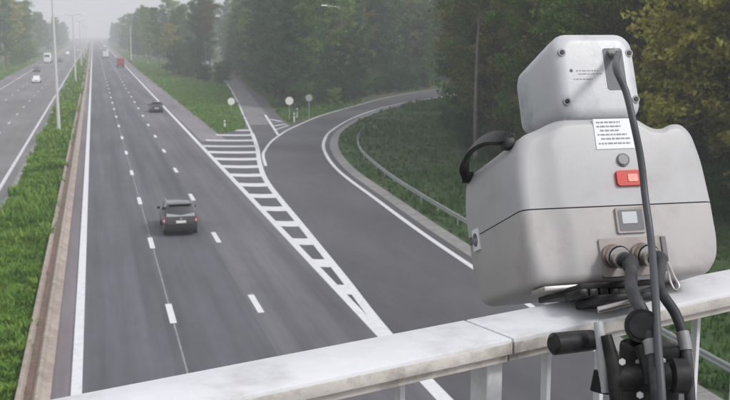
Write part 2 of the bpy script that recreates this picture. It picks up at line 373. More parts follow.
# ------------------------------------------------------------------ grass
rng = np.random.default_rng(7)
WV = [(rng.normal(0, 1.6 * f), rng.normal(0, 1.6 * f), rng.uniform(0, 6.28), f ** -.5) for f in (.3, .4, .6, .8, 1, 1.3, 1.7, 2.2)]
def lump(x, y):                                           # irregular hummocks, about -1 to 1
    return np.clip(sum(a * np.sin(kx * x + ky * y + ph) for kx, ky, ph, a in WV) / 2.6, -.9, 1.3)
def tufts(name, P, n, h0, h1, m, z=0, blades=4, wd=.035, label=None, weight=None, clump=0):
    xs = np.array([p[0] for p in P]); ys = np.array([p[1] for p in P])
    x = rng.uniform(xs.min(), xs.max(), n * 6)
    y0, y1 = max(ys.min(), 18), min(ys.max(), 420)
    # more tufts near the bridge than far off
    u = rng.random(n * 6); y = y0 * (y1 / y0) ** u
    k = inpoly(x, y, P); x, y = x[k][:n], y[k][:n]; n = len(x)
    hh = rng.uniform(h0, h1, n) * (1 + clump * lump(x, y))
    sc = np.clip(y / 60, 1, 4)                            # far tufts are drawn coarser
    V = []; 
    for b in range(blades):
        a = rng.uniform(0, 2 * np.pi, n); ln = rng.uniform(.25, .85, n) * hh
        ox, oy = rng.normal(0, .07, n) * sc, rng.normal(0, .07, n) * sc
        w_ = wd * sc * rng.uniform(.6, 1.3, n); h_ = hh * rng.uniform(.6, 1.1, n)
        px, py = x + ox, y + oy; ca, sa = np.cos(a), np.sin(a)
        p0 = np.stack([px - sa * w_, py + ca * w_, np.full(n, z - .03)], 1); p1 = np.stack([px + sa * w_, py - ca * w_, np.full(n, z - .03)], 1)
        m0 = np.stack([px + ca * ln * .35 - sa * w_ * .8, py + sa * ln * .35 + ca * w_ * .8, z + h_ * .65], 1); m1 = np.stack([px + ca * ln * .35 + sa * w_ * .8, py + sa * ln * .35 - ca * w_ * .8, z + h_ * .65], 1)
        t = np.stack([px + ca * ln, py + sa * ln, z + h_], 1)
        V.append(np.stack([p0, p1, m1, m0, t], 1))
    V = np.concatenate(V).reshape(-1, 5, 3); k = len(V); idx = np.arange(k)[:, None] * 5
    tri = np.concatenate([idx + [0, 1, 2], idx + [0, 2, 3], idx + [3, 2, 4]])
    o = link(name, npmesh(name, V.reshape(-1, 3), tri, m)); return tag(o, label, 'grass', kind='stuff')
tufts('grass', MED, 42000, .12, .30, 'grass', -.01, 4, .03, 'tall green grass filling the median strip beside the barrier', clump=.55)
tufts('weed', MED, 5200, .28, .5, 'grass', -.01, 6, .05, 'taller weeds standing in clumps in the median grass', clump=.9)
tufts('grass', TRI, 16000, .12, .28, 'grass', .02, 3, .03, 'short green grass on the island between motorway and side road', clump=.3)
VERGE = [(p.x, p.y) for p in offs(RAMP_LINE_R, 1.6)[::4]] + [(95, 150), (70, -20)]
poly('verge_turf', [(p[0] + .02, p[1]) for p in VERGE[:-2]] + [(60, 150), (48, 120), (42, 95), (40, 70), (44, 20), (44, -20)], -.035, 'turf_rough')
tufts('rough_grass', VERGE, 30000, .15, .5, 'rough_grass', -.05, 4, .04, 'rough dull green undergrowth on the slope behind the steel guardrail', clump=.5)
tufts('grass', [(-34, 60), (-22, 60), (-22, 420), (-34, 420)], 9000, .15, .4, 'grass', -.02, 3, .04, 'grass verge along the outside of the opposite carriageway', clump=.3)
tufts('grass', [(23.2, 124), (24.6, 140), (27.9, 167), (33.2, 231), (46, 231), (46, 172), (39.6, 152.5), (30, 135.2)], 5000, .15, .45, 'grass', -.02, 3, .03, 'grass on the small pointed island below the round signs', clump=.3)

# ------------------------------------------------------------------ trees
def rot_rand(n, up=.5):
    d = rng.normal(size=(n, 3)); d[:, 2] = np.abs(d[:, 2]) + up; d /= np.linalg.norm(d, axis=1)[:, None]
    a = rng.normal(size=(n, 3)); a -= d * (a * d).sum(1)[:, None]; a /= np.linalg.norm(a, axis=1)[:, None]
    return a, np.cross(d, a), d
def leaves(C, n, spread, s0, s1, name, m):
    """n leaf faces scattered round the cluster centres C"""
    k = rng.integers(0, len(C), n); sp = spread * rng.uniform(.6, 1.35, len(C))[k]
    off = rng.normal(size=(n, 3)); off /= np.linalg.norm(off, axis=1)[:, None]; off *= (rng.random(n) ** .45)[:, None] * sp[:, None]; off[:, 2] *= .62
    p = C[k] + off; a, b, d = rot_rand(n); s = rng.uniform(s0, s1, n)[:, None]
    q = np.stack([p - a * s * .62, p - b * s * .34 + d * s * .05, p + a * s * .62 - d * s * .12, p + b * s * .34 + d * s * .05], 1)
    return npmesh(name, q.reshape(-1, 3), np.arange(n * 4).reshape(-1, 4), m)
def make_tree(seed, ht, rad, base, nl, nleaf, leaf, lmat, bark='bark', spread=.95, twigs=0, shape='round', tr=.16):
    """trunk and limbs as one tapered mesh, leaf clumps hung on the limbs -> (trunk mesh, crown mesh)"""
    rd = random.Random(seed); mb = MB(); C = []
    lean = Vector((rd.uniform(-.05, .05), rd.uniform(-.05, .05), 0))
    tp = [Vector((0, 0, -.15))]; 
    for i in range(1, 9):
        z = ht * .93 * i / 8; tp.append(Vector((lean.x * z + rd.uniform(-.12, .12), lean.y * z + rd.uniform(-.12, .12), z)))
    mb.tube(tp, [tr * 1.35] + [tr * (1.02 - .95 * i / 8) for i in range(1, 9)], 8)
    def at(z):
        f = max(0, min(7.999, z / (ht * .93) * 8)); i = int(f); return tp[i].lerp(tp[i + 1], f - i)
    for k in range(nl):
        f = base + (1 - base) * ((k + rd.random()) / nl); z = ht * .93 * f; p = at(z); a = k * 2.4 + rd.uniform(-.5, .5)
        if shape == 'round': L = rad * math.sqrt(max(.06, 1 - ((f - base) / (1 - base) * 1.75 - .75) ** 2)) * rd.uniform(.7, 1.12)
        elif shape == 'cone': L = rad * (1.02 - (f - base) / (1 - base)) * rd.uniform(.8, 1.1) + .25
        else: L = rad * rd.uniform(.65, 1.1)
        el = rd.uniform(.15, .75) if shape != 'cone' else rd.uniform(-.25, .1)
        d = Vector((c_(a) * c_(el), s_(a) * c_(el), s_(el)))
        pts = [p]; 
        for q in range(1, 5): pts.append(p + d * L * q / 4 + Vector((rd.uniform(-.1, .1), rd.uniform(-.1, .1), .06 * q * L / 4 + rd.uniform(-.1, .1))) * (.5 + L / 6))
        r0 = tr * (1 - .8 * f) * .55
        mb.tube(pts, [r0, r0 * .8, r0 * .55, r0 * .35, r0 * .12], 5, cap=False)
        C += [pts[2], pts[3], pts[4], pts[3].lerp(pts[4], .5)]
        for q in range(2 + int(L)):
            s = pts[rd.randint(1, 3)]; e = s + Vector((rd.uniform(-1, 1), rd.uniform(-1, 1), rd.uniform(-.3, .8))).normalized() * L * rd.uniform(.25, .5)
            mid = s.lerp(e, .5) + Vector((0, 0, .06)); mb.tube([s, mid, e], [r0 * .4, r0 * .25, r0 * .08], 4, cap=False); C.append(e); C.append(mid)
            for t in range(twigs):
                s2 = s.lerp(e, rd.uniform(.3, 1)); e2 = s2 + Vector((rd.uniform(-1, 1), rd.uniform(-1, 1), rd.uniform(-.1, 1))) * .75
                mb.tube([s2, e2], [.016, .006], 3, cap=False)
    C.append(tp[-1]); C.append(tp[-2])
    tm = mb.mesh('trunk', bark, 60)
    cm = leaves(np.array([tuple(c) for c in C]), nleaf, spread, leaf * .6, leaf * 1.35, 'crown', lmat)
    return tm, cm
KIND = {
 'fresh':  ([make_tree(i, 19 + i, 4.4, .16, 26, 15000, .27, 'leaf_fresh', spread=.85) for i in (1, 2)], 'broadleaf tree in fresh mid green leaf', 'broadleaf_tree'),
 'dark':   ([make_tree(i, 20, 3.8, .06, 34, 15000, .28, 'leaf_dark', shape='cone', spread=.75) for i in (3, 4)], 'dense dark evergreen tree', 'evergreen_tree'),
 'olive':  ([make_tree(i, 19 + i * .3, 4.2, .14, 26, 7500, .27, 'leaf_olive', twigs=5, spread=.7) for i in (5, 6, 7)], 'half bare brown tree with sparse olive leaves', 'budding_tree'),
 'ivy':    ([make_tree(i, 18, 3.4, .03, 32, 14000, .27, 'leaf_dark', spread=.7, shape='col') for i in (8, 9)], 'ivy clad dark tree leafy to the ground', 'ivy_tree'),
 'gold':   ([make_tree(i, 16, 4.0, .30, 26, 6500, .30, 'leaf_gold', spread=.5) for i in (10, 11)], 'yellow green tree with bright spring leaves', 'spring_tree'),
 'bush':   ([make_tree(i, 4.2, 2.2, .02, 16, 6000, .2, 'leaf_dark', spread=.65, shape='col', tr=.06) for i in (12, 13)], 'low dark green bush', 'bush'),
 'green_bush': ([make_tree(i, 3.6, 2.0, .02, 15, 5000, .2, 'leaf_fresh', spread=.6, shape='col', tr=.05) for i in (14, 15)], 'low mid green bush', 'bush'),
 'red_bush': ([make_tree(16, 4.6, 2.1, .04, 16, 5500, .2, 'leaf_red', spread=.6, shape='col', tr=.06)], 'copper red bush', 'bush'),
 'pale':   ([make_tree(17, 22, 3.0, .5, 16, 6000, .24, 'leaf_olive', bark='bark_pale', twigs=3, tr=.17)], 'tall slim tree with a bare pale trunk', 'pale_trunk_tree'),
}
trd = random.Random(5)
def plant(kind, x, y, place, sc=1.0, group=None, cnt=[0]):
    vs, lab, nm = KIND[kind]; tm, cm = vs[trd.randrange(len(vs))]
    o = empty(nm, (x, y, -.06), trd.uniform(0, 6.28), label=lab + ' ' + place, cat='bush' if 'bush' in kind else 'tree', group=group or ('bushes ' if 'bush' in kind else 'trees ') + place)
    s = sc * trd.uniform(.88, 1.14); o.scale = (s, s, s * trd.uniform(.94, 1.08))
    link('trunk', tm, o); link('crown', cm, o); return o
def mix(*kw):
    tot = sum(k[1] for k in kw); r = trd.random() * tot
    for k, w_ in kw:
        r -= w_
        if r <= 0: return k
    return kw[0][0]
# forest on the right, inside the ramp's bend: a dark edge and rows behind it
A = 'deep in the wood behind the guardrail'; A1 = 'at the wood edge behind the guardrail'
edge1 = resample([(39, 34), (36, 50), (34.5, 68), (34.2, 82), (37, 98), (44, 116), (55, 136), (68, 156)], 4.6)
for i, p in enumerate(edge1):
    plant(mix(('olive', 5), ('ivy', 2), ('fresh', 2)), p.x + trd.uniform(-.6, 2), p.y + trd.uniform(-1.5, 1.5), A1, .95)
    if i % 2 == 0: plant(mix(('bush', 3), ('green_bush', 1)), p.x + trd.uniform(-1.5, 1), p.y + trd.uniform(-2, 2), A1, trd.uniform(.5, .9))
for row, (off, step) in enumerate(((6, 5), (12, 6), (20, 7.5))):
    for p in resample([(q.x + off * .9, q.y - off * .25) for q in edge1], step):
        plant(mix(('olive', 4), ('dark', 3), ('ivy', 2), ('fresh', 1)), p.x + trd.uniform(-1.8, 1.8), p.y + trd.uniform(-1.8, 1.8), A, 1.0 + .04 * row)
# wood beyond the bend, between ramp and side road
B = 'in the wood beyond the ramp bend'
for p in resample([(29.5, 168), (33, 205), (36, 240), (41, 300), (45, 345)], 6): plant(mix(('dark', 2), ('fresh', 3), ('ivy', 2)), p.x + trd.uniform(0, 2), p.y + trd.uniform(-2, 2), B, 1.05)
for p in resample([(29, 150), (35, 158), (42, 172), (52, 187), (66, 204)], 4.6):
    plant(mix(('dark', 3), ('fresh', 2), ('ivy', 3), ('olive', 1)), p.x + trd.uniform(-1, 1), p.y + trd.uniform(-1, 2), B, 1.0)
    plant('bush', p.x + trd.uniform(-1, 1), p.y - 2.5 + trd.uniform(-1, 1), B, trd.uniform(.5, .8))
for off, step in ((8, 6), (16, 8), (27, 10)):
    for p in resample([(31 + off * .5, 158 + off), (40 + off * .6, 175 + off), (56 + off * .4, 195 + off), (78, 215 + off), (110, 235 + off)], step):
        plant(mix(('fresh', 4), ('dark', 3), ('olive', 2)), p.x + trd.uniform(-2, 2), p.y + trd.uniform(-2, 2), B, 1.1)
for i in range(22):
    plant(mix(('fresh', 3), ('dark', 2)), 62 + i * 6 + trd.uniform(-2, 2), 300 + trd.uniform(-12, 12), 'on the skyline far behind the ramp', 1.3)
for i in range(12):
    plant(mix(('fresh', 3), ('dark', 2)), 44 + i * 4 + trd.uniform(-1, 1), 258 + i * 2 + trd.uniform(-6, 6), B, 1.25)
for (x, y) in ((37.5, 151.5), (39.5, 155), (43, 162), (45.5, 166), (48, 170), (51, 174), (54.5, 178.5), (58, 183), (62, 187.5), (66, 192)):
    plant(mix(('bush', 2), ('green_bush', 1)), x - 1.6, y + 1.6, 'lining the outer side of the ramp bend', trd.uniform(.6, 1.0))
for (x, y) in ((67, 202), (71, 208), (77, 221), (83, 240), (88, 252)): plant('ivy', x, y, 'where the ramp bends out of sight', 1.05)
# right hand edge of the motorway further on
C_ = 'along the far right edge of the motorway'
for (x, y, k, s) in [(25.5, 262, 'fresh', 1.0), (21.5, 300, 'gold', 1.0), (25, 318, 'fresh', 1.05), (30, 285, 'fresh', 1.05), (21, 345, 'fresh', 1.0), (27, 350, 'olive', 1.05), (33, 330, 'dark', 1.0), (20, 385, 'fresh', 1), (26, 395, 'dark', 1)]:
    plant(k, x, y, C_, s)
for i in range(34):
    y = 430 + i * 24; plant(mix(('fresh', 4), ('dark', 2), ('olive', 2)), trd.uniform(19, 24), y + trd.uniform(-8, 8), C_, 1.0)
    plant(mix(('fresh', 2), ('dark', 2)), trd.uniform(28, 36), y + trd.uniform(-8, 8), C_, 1.1)
plant('bush', 21.6, 272, 'large among grass in front of the yellow green tree', 1.9); plant('bush', 24.6, 264, 'large among grass in front of the yellow green tree', 1.8)
plant('bush', 27.2, 222, 'on the grass island beside the side road', 1.0); plant('bush', 24.0, 232, 'on the grass island beside the side road', .9)
plant('red_bush', 29.0, 236, 'on the grass island beside the side road', .9); plant('bush', 22.5, 255, 'on the grass island beside the side road', .9)
plant('pale', 27.4, 259, 'standing by the side road', 1.0); plant('pale', 29.2, 264, 'standing by the side road', 1.0)
plant('pale', 32.1, 81.8, 'alone in front of the wood', 1.05)
plant('pale', 38.6, 76.5, 'among the brown trees', 1.05)
# yellow-green trees near the bridge on the right
# closing the view along the side road
for (x, y, k, s) in [(35, 432, 'fresh', 1.0), (40, 438, 'dark', 1.1), (45, 432, 'fresh', 1.1), (50, 440, 'fresh', 1.1), (43, 448, 'dark', 1.2), (37, 450, 'fresh', 1.2), (53, 436, 'fresh', 1.1), (57, 444, 'dark', 1.2), (61, 438, 'fresh', 1.2), (52, 455, 'fresh', 1.3), (48, 425, 'green_bush', 1.5), (38, 424, 'green_bush', 1.5)]: plant(k, x, y, 'where the side road disappears', s)
for (x, y, s) in [(33.2, 51.5, .92), (36.2, 56.5, 1.0), (39.5, 61, 1.05), (36, 50.5, 1.0), (33.5, 57.5, .7)]: plant('gold', x, y, 'near the bridge beside the wood', s)
# left side of the motorway
D = 'on the left side of the motorway'
for (x, y, k, s) in [(-27.5, 345, 'fresh', 1.15), (-27.5, 372, 'gold', 1.35), (-27, 398, 'fresh', 1.2), (-31, 385, 'olive', 1.3), (-27, 425, 'fresh', 1.1), (-31, 415, 'fresh', 1.25), (-27, 452, 'fresh', .95), (-26, 360, 'green_bush', 1.5), (-25.6, 392, 'green_bush', 1.4), (-25.6, 430, 'green_bush', 1.5), (-26, 465, 'green_bush', 1.6), (-33, 240, 'fresh', 1.0), (-37, 262, 'gold', 1.1), (-31, 285, 'fresh', .95), (-38, 300, 'olive', 1.05), (-31, 318, 'green_bush', 1.6), (-30, 338, 'fresh', .8), (-36, 345, 'fresh', .9), (-44, 290, 'dark', 1.1), (-46, 330, 'fresh', 1.0), (-31, 268, 'green_bush', 1.4), (-30, 300, 'green_bush', 1.3), (-31, 228, 'green_bush', 1.4), (-42, 235, 'fresh', 1.1)]:
    plant(k, x, y, D, s)
for i in range(24):
    y = 580 + i * 30; plant(mix(('fresh', 4), ('dark', 3)), trd.uniform(-34, -27), y + trd.uniform(-8, 8), D, 1.0); plant(mix(('fresh', 2), ('dark', 2)), trd.uniform(-46, -38), y + trd.uniform(-8, 8), D, 1.1)

# ------------------------------------------------------------------ guardrail, lamp posts, signs
GRAIL = smooth_line([(19.0, 6), (19.05, 28), (19.6, 44), (20.0, 55), (20.6, 66), (21.3, 74), (23.0, 87), (25.8, 99), (29.6, 110)], 5)
gr = empty('guardrail', (0, 0, 0), label='grey steel guardrail curving along the outside of the exit ramp', cat='guardrail')
wp = [(.0, .44), (.04, .47), (.05, .52), (.01, .56), (.01, .62), (.05, .66), (.04, .71), (.0, .74), (-.02, .74), (-.02, .44)]
pr = resample(GRAIL, 4.0)
post_me = MB().box((-.06, -.04, -.3), (.06, .04, .70), bev=.006).mesh('post', 'rail_steel')
for i, (a, b) in enumerate(zip(pr, pr[1:])):
    t = (b - a).normalized(); n = Vector((-t.y, t.x)); fine = [a.lerp(b, q / 4) for q in range(5)]
    MB().loft([[(p.x + n.x * x, p.y + n.y * x, z) for x, z in wp] for p in fine]).build('rail_beam', 'rail_steel', gr)
    o = link('post', post_me, gr); p = a - n * .11; o.location = (p.x, p.y, 0); o.rotation_euler = (0, 0, math.atan2(t.y, t.x))

def lamp_post(x, y, arms, label, group=None, h=15, rz=0, arm=1.9, pm='lamp_grey'):
    o = empty('lamp_post', (x, y, -.02), rz, label=label, cat='lamp post', group=group)
    MB().tube([(0, 0, 0), (0, 0, .5), (0, 0, .52), (0, 0, h)], [.23, .23, .20, .11], 12).build('pole', pm, o, 40)
    for s in arms:
        MB().tube([(0, 0, h - .3), (s * .5, 0, h + .05), (s * arm, 0, h + .22)], [.05, .045, .04], 8).build('arm', 'galv', o, 60)
        hd = MB().loft([[(s * (arm + xx), yy * w_, h + .24 + zz) for yy, zz in ((-1, 0), (-.8, .09), (0, .13), (.8, .09), (1, 0), (0, -.05))] for xx, w_ in ((-.1, .07), (.15, .16), (.6, .2), (.95, .12))]).build('lamp_head', 'white_metal', o, 60)
    return o
for k, yy in enumerate((118.3, 235, 352, 470, 590, 710)):
    lamp_post(-4.2, yy, (-1, 1), 'tall grey twin armed lamp post in the grass median', 'lamp posts along the median')
plant('ivy', 38.3, 156.2, 'in wood beside the bend of the ramp', .6); plant('ivy', 40.9, 158.2, 'in wood beside the bend of the ramp', .66); lamp_post(39.1, 161, (-1,), 'tall lamp post among trees beside the bend of the ramp', h=15.2, rz=.25, arm=2.6, pm='dark_post')
lamp_post(14.6, 420, (-1,), 'lamp post on the right verge of the motorway', h=14.2, arm=2.2)

def disc_sign(x, y, z, r, m, label, face=0):
    o = empty('round_sign', (x, y, 0), face, label=label, cat='sign')
    MB().tube([(0, 0, -.2), (0, 0, z + r * .8)], .04, 8).build('post', 'galv', o)
    n = 20; MB().loft([[(r * k * c_(2 * math.pi * i / n), yy, z + r * k * s_(2 * math.pi * i / n)) for i in range(n)] for yy, k in ((-.05, .97), (-.06, 1), (-.075, 1), (-.08, .97))]).build('disc', m, o)
    MB().box((-r * .8, -.045, z - .1), (r * .8, -.02, z - .06)).build('bracket', 'galv', o)
    return o
disc_sign(23.9, 126.5, 2.5, .52, 'white_metal', 'bright white round sign on the pointed island')
disc_sign(26.9, 128.6, 2.7, .46, 'grey_metal', 'grey round sign back on the pointed island')
disc_sign(19.0, 146, 1.25, .52, 'white_metal', 'low white round sign at the edge of the grass island')
def marker(x, y, h, label, m='white_metal'):
    o = empty('marker_post', (x, y, 0), 0, label=label, cat='marker post')
    MB().loft([[(.09 * a * k, .06 * b * k, z) for a, b in ((-1, -1), (1, -1), (1, 1), (-1, 1))] for z, k in ((-.2, 1), (h * .93, 1), (h, .7))]).build('shaft', m, o)
    MB().box((-.094, -.066, h * .66), (.094, .066, h * .8)).build('reflector', 'ink', o)
marker(24.1, 124.4, 1.15, 'short white marker post in front of the bright round sign')
marker(25.6, 130, 1.3, 'small marker post between the two round signs', 'paint_old')
marker(14.6, 118.5, .9, 'white marker post at the nose of the grass island')
marker(19.0, 375, 1.3, 'white marker post on the verge under the yellow green tree'); marker(24.4, 320, 1.3, 'white marker post deeper in the grass under the trees')

# ------------------------------------------------------------------ vehicles
def car(x, y, col, label, rev=False, W=1.82, L=4.4, Hh=1.62, hatch=.34, rails=False, group=None, detail=True, name='car'):
    """one lofted body; glass, lamps, plate, bumpers, mirrors and wheels as parts. y = rear end, +Y = forward"""
    o = empty(name, (x, y, 0), math.pi if rev else 0, label=label, cat='car', group=group)
    hw = W / 2; gc = .2; belt = .98 * Hh / 1.6
    k = L / 4.4
    # y, top height, half width, roof half width
    S = [(0, .66, .86, 1), (.03, .80, .95, 1), (.10, belt, .98, .98), (.10 + hatch * .5, (belt + Hh) / 2, 1, .88), (.10 + hatch, Hh - .06, 1, .80), (.10 + hatch + .16, Hh - .01, 1, .77), (1.5 * k, Hh, 1, .76), (2.3 * k, Hh - .03, 1, .76), (2.55 * k, Hh - .09, 1, .77), (3.35 * k, belt + .03, 1, .88), (3.9 * k, belt - .09, .98, .94), (4.22 * k, belt - .2, .93, 1), (4.38 * k, .60, .85, 1), (4.4 * k, .5, .8, 1)]
    def sec(st):
        yy, zt, fw_, fr = st; w_ = hw * fw_; zb = min(belt, zt - .02); r = hw * fr * fw_; zs = zt - .05 if zt > belt else zt
        half = [(0, gc + .05), (w_ * .88, gc + .05), (w_ * .97, gc + .14), (w_, .52), (w_ * .985, zb - .06), (w_ * .955, zb), (min(w_ * .955, r + .02), max(zb, zs)), (min(w_ * .955, r) * .86, max(zb, zt - .012) + .004), (0, max(zb, zt) + .008)]
        return [(a, yy, b) for a, b in half] + [(-a, yy, b) for a, b in half[-2:0:-1]]
    MB().loft([sec(s) for s in S]).build('body', col, o, 34)
    def pane(st0, st1, i0, i1, nm, m, e=.012, inset=.1, side=0):
        A_, B_ = sec(st0), sec(st1); q = [Vector(A_[i0]), Vector(A_[i1]), Vector(B_[i1]), Vector(B_[i0])]
        c = sum(q, Vector()) / 4; n = (q[1] - q[0]).cross(q[3] - q[0]).normalized()
        if n.dot(c - Vector((0, L / 2, .7))) < 0: n = -n
        q = [p + (c - p) * inset for p in q]
        MB().add([p + n * e for p in q] + [p - n * .01 for p in q], [(0, 1, 2, 3), (0, 4, 5, 1), (1, 5, 6, 2), (2, 6, 7, 3), (3, 7, 4, 0)]).build(nm, m, o)
    nn = 16
    for s in (5, 11):                                     # side windows: belt point to roof point on each flank
        j = (5, 6) if s == 5 else (11, 10)
        pane(S[4], S[6], *j, 'side_window', 'glass'); pane(S[6], S[8], *j, 'side_window', 'glass')
    a, b, a2, b2 = sec(S[2])[5], sec(S[4])[6], sec(S[2])[11], sec(S[4])[10]
    def quad(p, nm, m, ins=.07, e=.02):
        q = [Vector(t) for t in p]; c = sum(q, Vector()) / 4; n = (q[1] - q[0]).cross(q[3] - q[0]).normalized()
        if n.dot(c - Vector((0, L / 2, .7))) < 0: n = -n
        q = [t + (c - t) * ins for t in q]
        MB().add([t + n * e for t in q] + [t - n * .03 for t in q], [(0, 1, 2, 3), (0, 4, 5, 1), (1, 5, 6, 2), (2, 6, 7, 3), (3, 7, 4, 0)]).build(nm, m, o)
    quad([a, b, b2, a2], 'rear_window', 'rear_glass_sky', .1)
    a, b, a2, b2 = sec(S[8])[6], sec(S[9])[5], sec(S[8])[10], sec(S[9])[11]
    quad([a, b, b2, a2], 'windscreen', 'glass', .06)
    for s in (-1, 1):
        MB().box((s * hw * .93 - .1, -.015, belt - .30), (s * hw * .93 + .02, .2, belt - .02), bev=.03).build('tail_lamp', 'tail', o, 40)
        MB().box((s * hw * .93 - .085, -.022, belt - .24), (s * hw * .93 - .02, -.005, belt - .12)).build('lamp_lens', 'lamp_clear', o)
        MB().box((s * hw * .72 - .2, 4.2 * k, .62), (s * hw * .72 + .16, 4.36 * k, .76), bev=.03).build('headlight', 'lamp_clear', o, 40)
        MB().box((s * (hw + .09) - .1, 2.95 * k, belt + .0), (s * (hw + .09) + .09, 3.1 * k, belt + .16), bev=.03).build('mirror', col, o, 40)
        for yy in (.82 * k, 3.52 * k):
            MB().tube([(s * (hw - .22), yy, .32), (s * (hw - .20), yy, .32), (s * (hw - .02), yy, .32), (s * hw, yy, .32)], [.29, .32, .32, .29], 20).build('wheel', 'tyre', o, 40)
            w_ = [q for q in o.children if q.name.startswith('wheel')][-1]
            MB().tube([(s * (hw - .04), yy, .32), (s * (hw + .012), yy, .32)], [.2, .19], 14).build('rim', 'rim', w_, 40)
        if rails: MB().tube([(s * hw * .70, .55, Hh), (s * hw * .72, .65, Hh + .055), (s * hw * .72, 2.2, Hh + .045), (s * hw * .71, 2.35, Hh - .02)], .025, 8).build('roof_rail', 'steel', o, 60)
    MB().box((-hw * .92, -.10, .27), (hw * .92, .12, .58), bev=.05).build('rear_bumper', 'dark' if rails else col, o, 40)
    MB().box((-.27, -.045, belt - .33), (.27, .06, belt - .20), bev=.008).build('number_plate', 'plate', o)
    MB().box((-hw * .85, 4.3 * k, .28), (hw * .85, 4.46 * k, .52), bev=.05).build('front_bumper', col, o, 40)
    MB().box((-.4, 4.36 * k, .53), (.4, 4.43 * k, .66), bev=.02).build('grille', 'dark', o)
    MB().tube([(-.06, -.02, belt - .12), (-.06, .0, belt - .12)], .01, 6)
    MB().box((-.07, .02, belt - .15), (.07, .085, belt - .06), bev=.02).build('badge', 'steel', o)
    MB().box((-hw * .66, .10 + hatch - .16, Hh - .035), (hw * .66, .10 + hatch + .08, Hh + .015), bev=.015).build('rear_spoiler', col, o, 40)
    return o
def truck(x, y, label, box, cab, rev=False, W=2.45, L=9.0, Hh=3.7):
    o = empty('truck', (x, y, 0), math.pi if rev else 0, label=label, cat='truck')
    MB().box((-W / 2, 0, .95), (W / 2, L - 2.2, Hh), bev=.05).build('cargo_box', box, o)
    MB().box((-W / 2 + .3, .2, .6), (W / 2 - .3, L - .4, .94)).build('chassis', 'dark', o)
    h2 = Hh * .86
    MB().loft([[(-W / 2 * .96, yy, .5), (W / 2 * .96, yy, .5), (W / 2 * .96, yy, zt - .1), (W / 2 * .86, yy, zt), (-W / 2 * .86, yy, zt), (-W / 2 * .96, yy, zt - .1)] for yy, zt in ((L - 2.05, h2), (L - .5, h2 - .05), (L - .05, h2 - .95), (L, h2 - 1.7))]).build('cab', cab, o)
    MB().loft([[(-W / 2 * .82, yy, z), (W / 2 * .82, yy, z)] for yy, z in ((L - .02, h2 - .98), (L - .44, h2 - .14))] , cap=False).build('windscreen', 'glass', o)
    MB().box((-W / 2 * .9, L - .08, .45), (W / 2 * .9, L + .1, .95), bev=.04).build('front_bumper', cab, o)
    MB().box((-W / 2, -.06, .62), (W / 2, .12, .86)).build('rear_bumper', 'dark', o)
    for s in (-1, 1):
        MB().box((s * W / 2 - s * .4 - .14, -.09, .64), (s * W / 2 - s * .4 + .14, -.05, .84)).build('tail_lamp', 'tail', o)
        MB().box((s * W / 2 * .7 - .16, L + .09, .6), (s * W / 2 * .7 + .16, L + .13, .8)).build('headlight', 'lamp_clear', o)
        for yy in (1.6, L - 1.2):
            wv = MB().tube([(s * (W / 2 - .3), yy, .48), (s * W / 2, yy, .48)], .48, 18).build('wheel', 'tyre', o)
            MB().tube([(s * (W / 2 - .05), yy, .48), (s * (W / 2 + .01), yy, .48)], .26, 14).build('rim', 'rim', wv)
    return o
car(4.25, 55.0, 'car_black', 'black people carrier with silver roof rails driving in the middle lane', Hh=1.74, L=4.5, W=1.86, hatch=.36, rails=True)
car(8.2, 143.5, 'car_dark', 'small dark car driving in the right lane', Hh=1.45, L=4.2, hatch=.7)
truck(8.3, 338, 'small truck with red cargo box driving in the right lane', 'car_red', 'car_white', L=7, Hh=3.0, W=2.3)
truck(5.0, 455, 'white truck driving in the middle lane far ahead of the red one', 'car_white', 'car_white', L=8, Hh=3.2)
car(8.3, 640, 'car_white', 'white car far ahead in the right lane', Hh=1.6); car(4.4, 700, 'car_silver', 'silver car far ahead in the middle lane'); car(8.4, 830, 'car_white', 'pale van very far ahead in the right lane', Hh=2.1, hatch=.1)
car(-12.8, 241.5, 'car_white', 'white car oncoming on the opposite carriageway', rev=True, Hh=1.5)
car(-16.2, 309, 'car_dark', 'dark car oncoming on the outer lane of the opposite carriageway', rev=True)
truck(-16.9, 404, 'white truck oncoming on the opposite carriageway', 'car_white', 'car_white', rev=True, L=9)
car(-12.8, 412, 'car_black', 'black car oncoming beside the white truck', rev=True)
car(-13.0, 541, 'car_white', 'white car oncoming far away behind the white truck', rev=True, Hh=1.7)
car(-9.3, 640, 'car_silver', 'silver car oncoming far away near the median', rev=True)

# ------------------------------------------------------------------ bridge and its railing
RZ = R(17.4); RB = Vector((.606, 1.561, 10.591))          # a point of the handrail's outer top edge
DECK = RB.z - 1.1
bridge = empty('bridge', (RB.x, RB.y, DECK), RZ, label='concrete road bridge crossing over the motorway', cat='bridge')
MB().box((-45, -9.0, -.28), (60, .22, 0), bev=.03).build('deck_slab', 'deck', bridge)
MB().box((-45, -.26, .0), (60, .21, .16), bev=.02).build('deck_kerb', 'concrete', bridge)
for yy in (-.5, -3.2, -5.9, -8.4): MB().box((-45, yy - .25, -1.25), (60, yy + .25, -.281)).build('girder', 'deck', bridge)
for yy in (-1.2, -4.5, -7.8): MB().tube([(-6.2, yy, -1.26), (-6.2, yy, -DECK - .3)], .4, 20).build('pier', 'deck', bridge, 40)
rail = empty('bridge_railing', (RB.x, RB.y, DECK), RZ, label='white painted steel railing with flat handrail on the bridge edge', cat='railing')
WD = .127
def cap(x0, x1):
    b = MB().box((x0, -WD, 1.080), (x1, 0, 1.1), bev=.003).build('handrail', 'rail_paint', rail, 40)
    MB().box((x0, -WD - .0015, 1.074), (x1, -WD + .012, 1.0935), bev=.002).build('handrail_lip', 'rail_edge', b, 40)
    MB().box((x0, -WD + .010, 1.058), (x1, -.010, 1.0735), bev=.002).build('under_rail', 'rail_edge', b, 40)
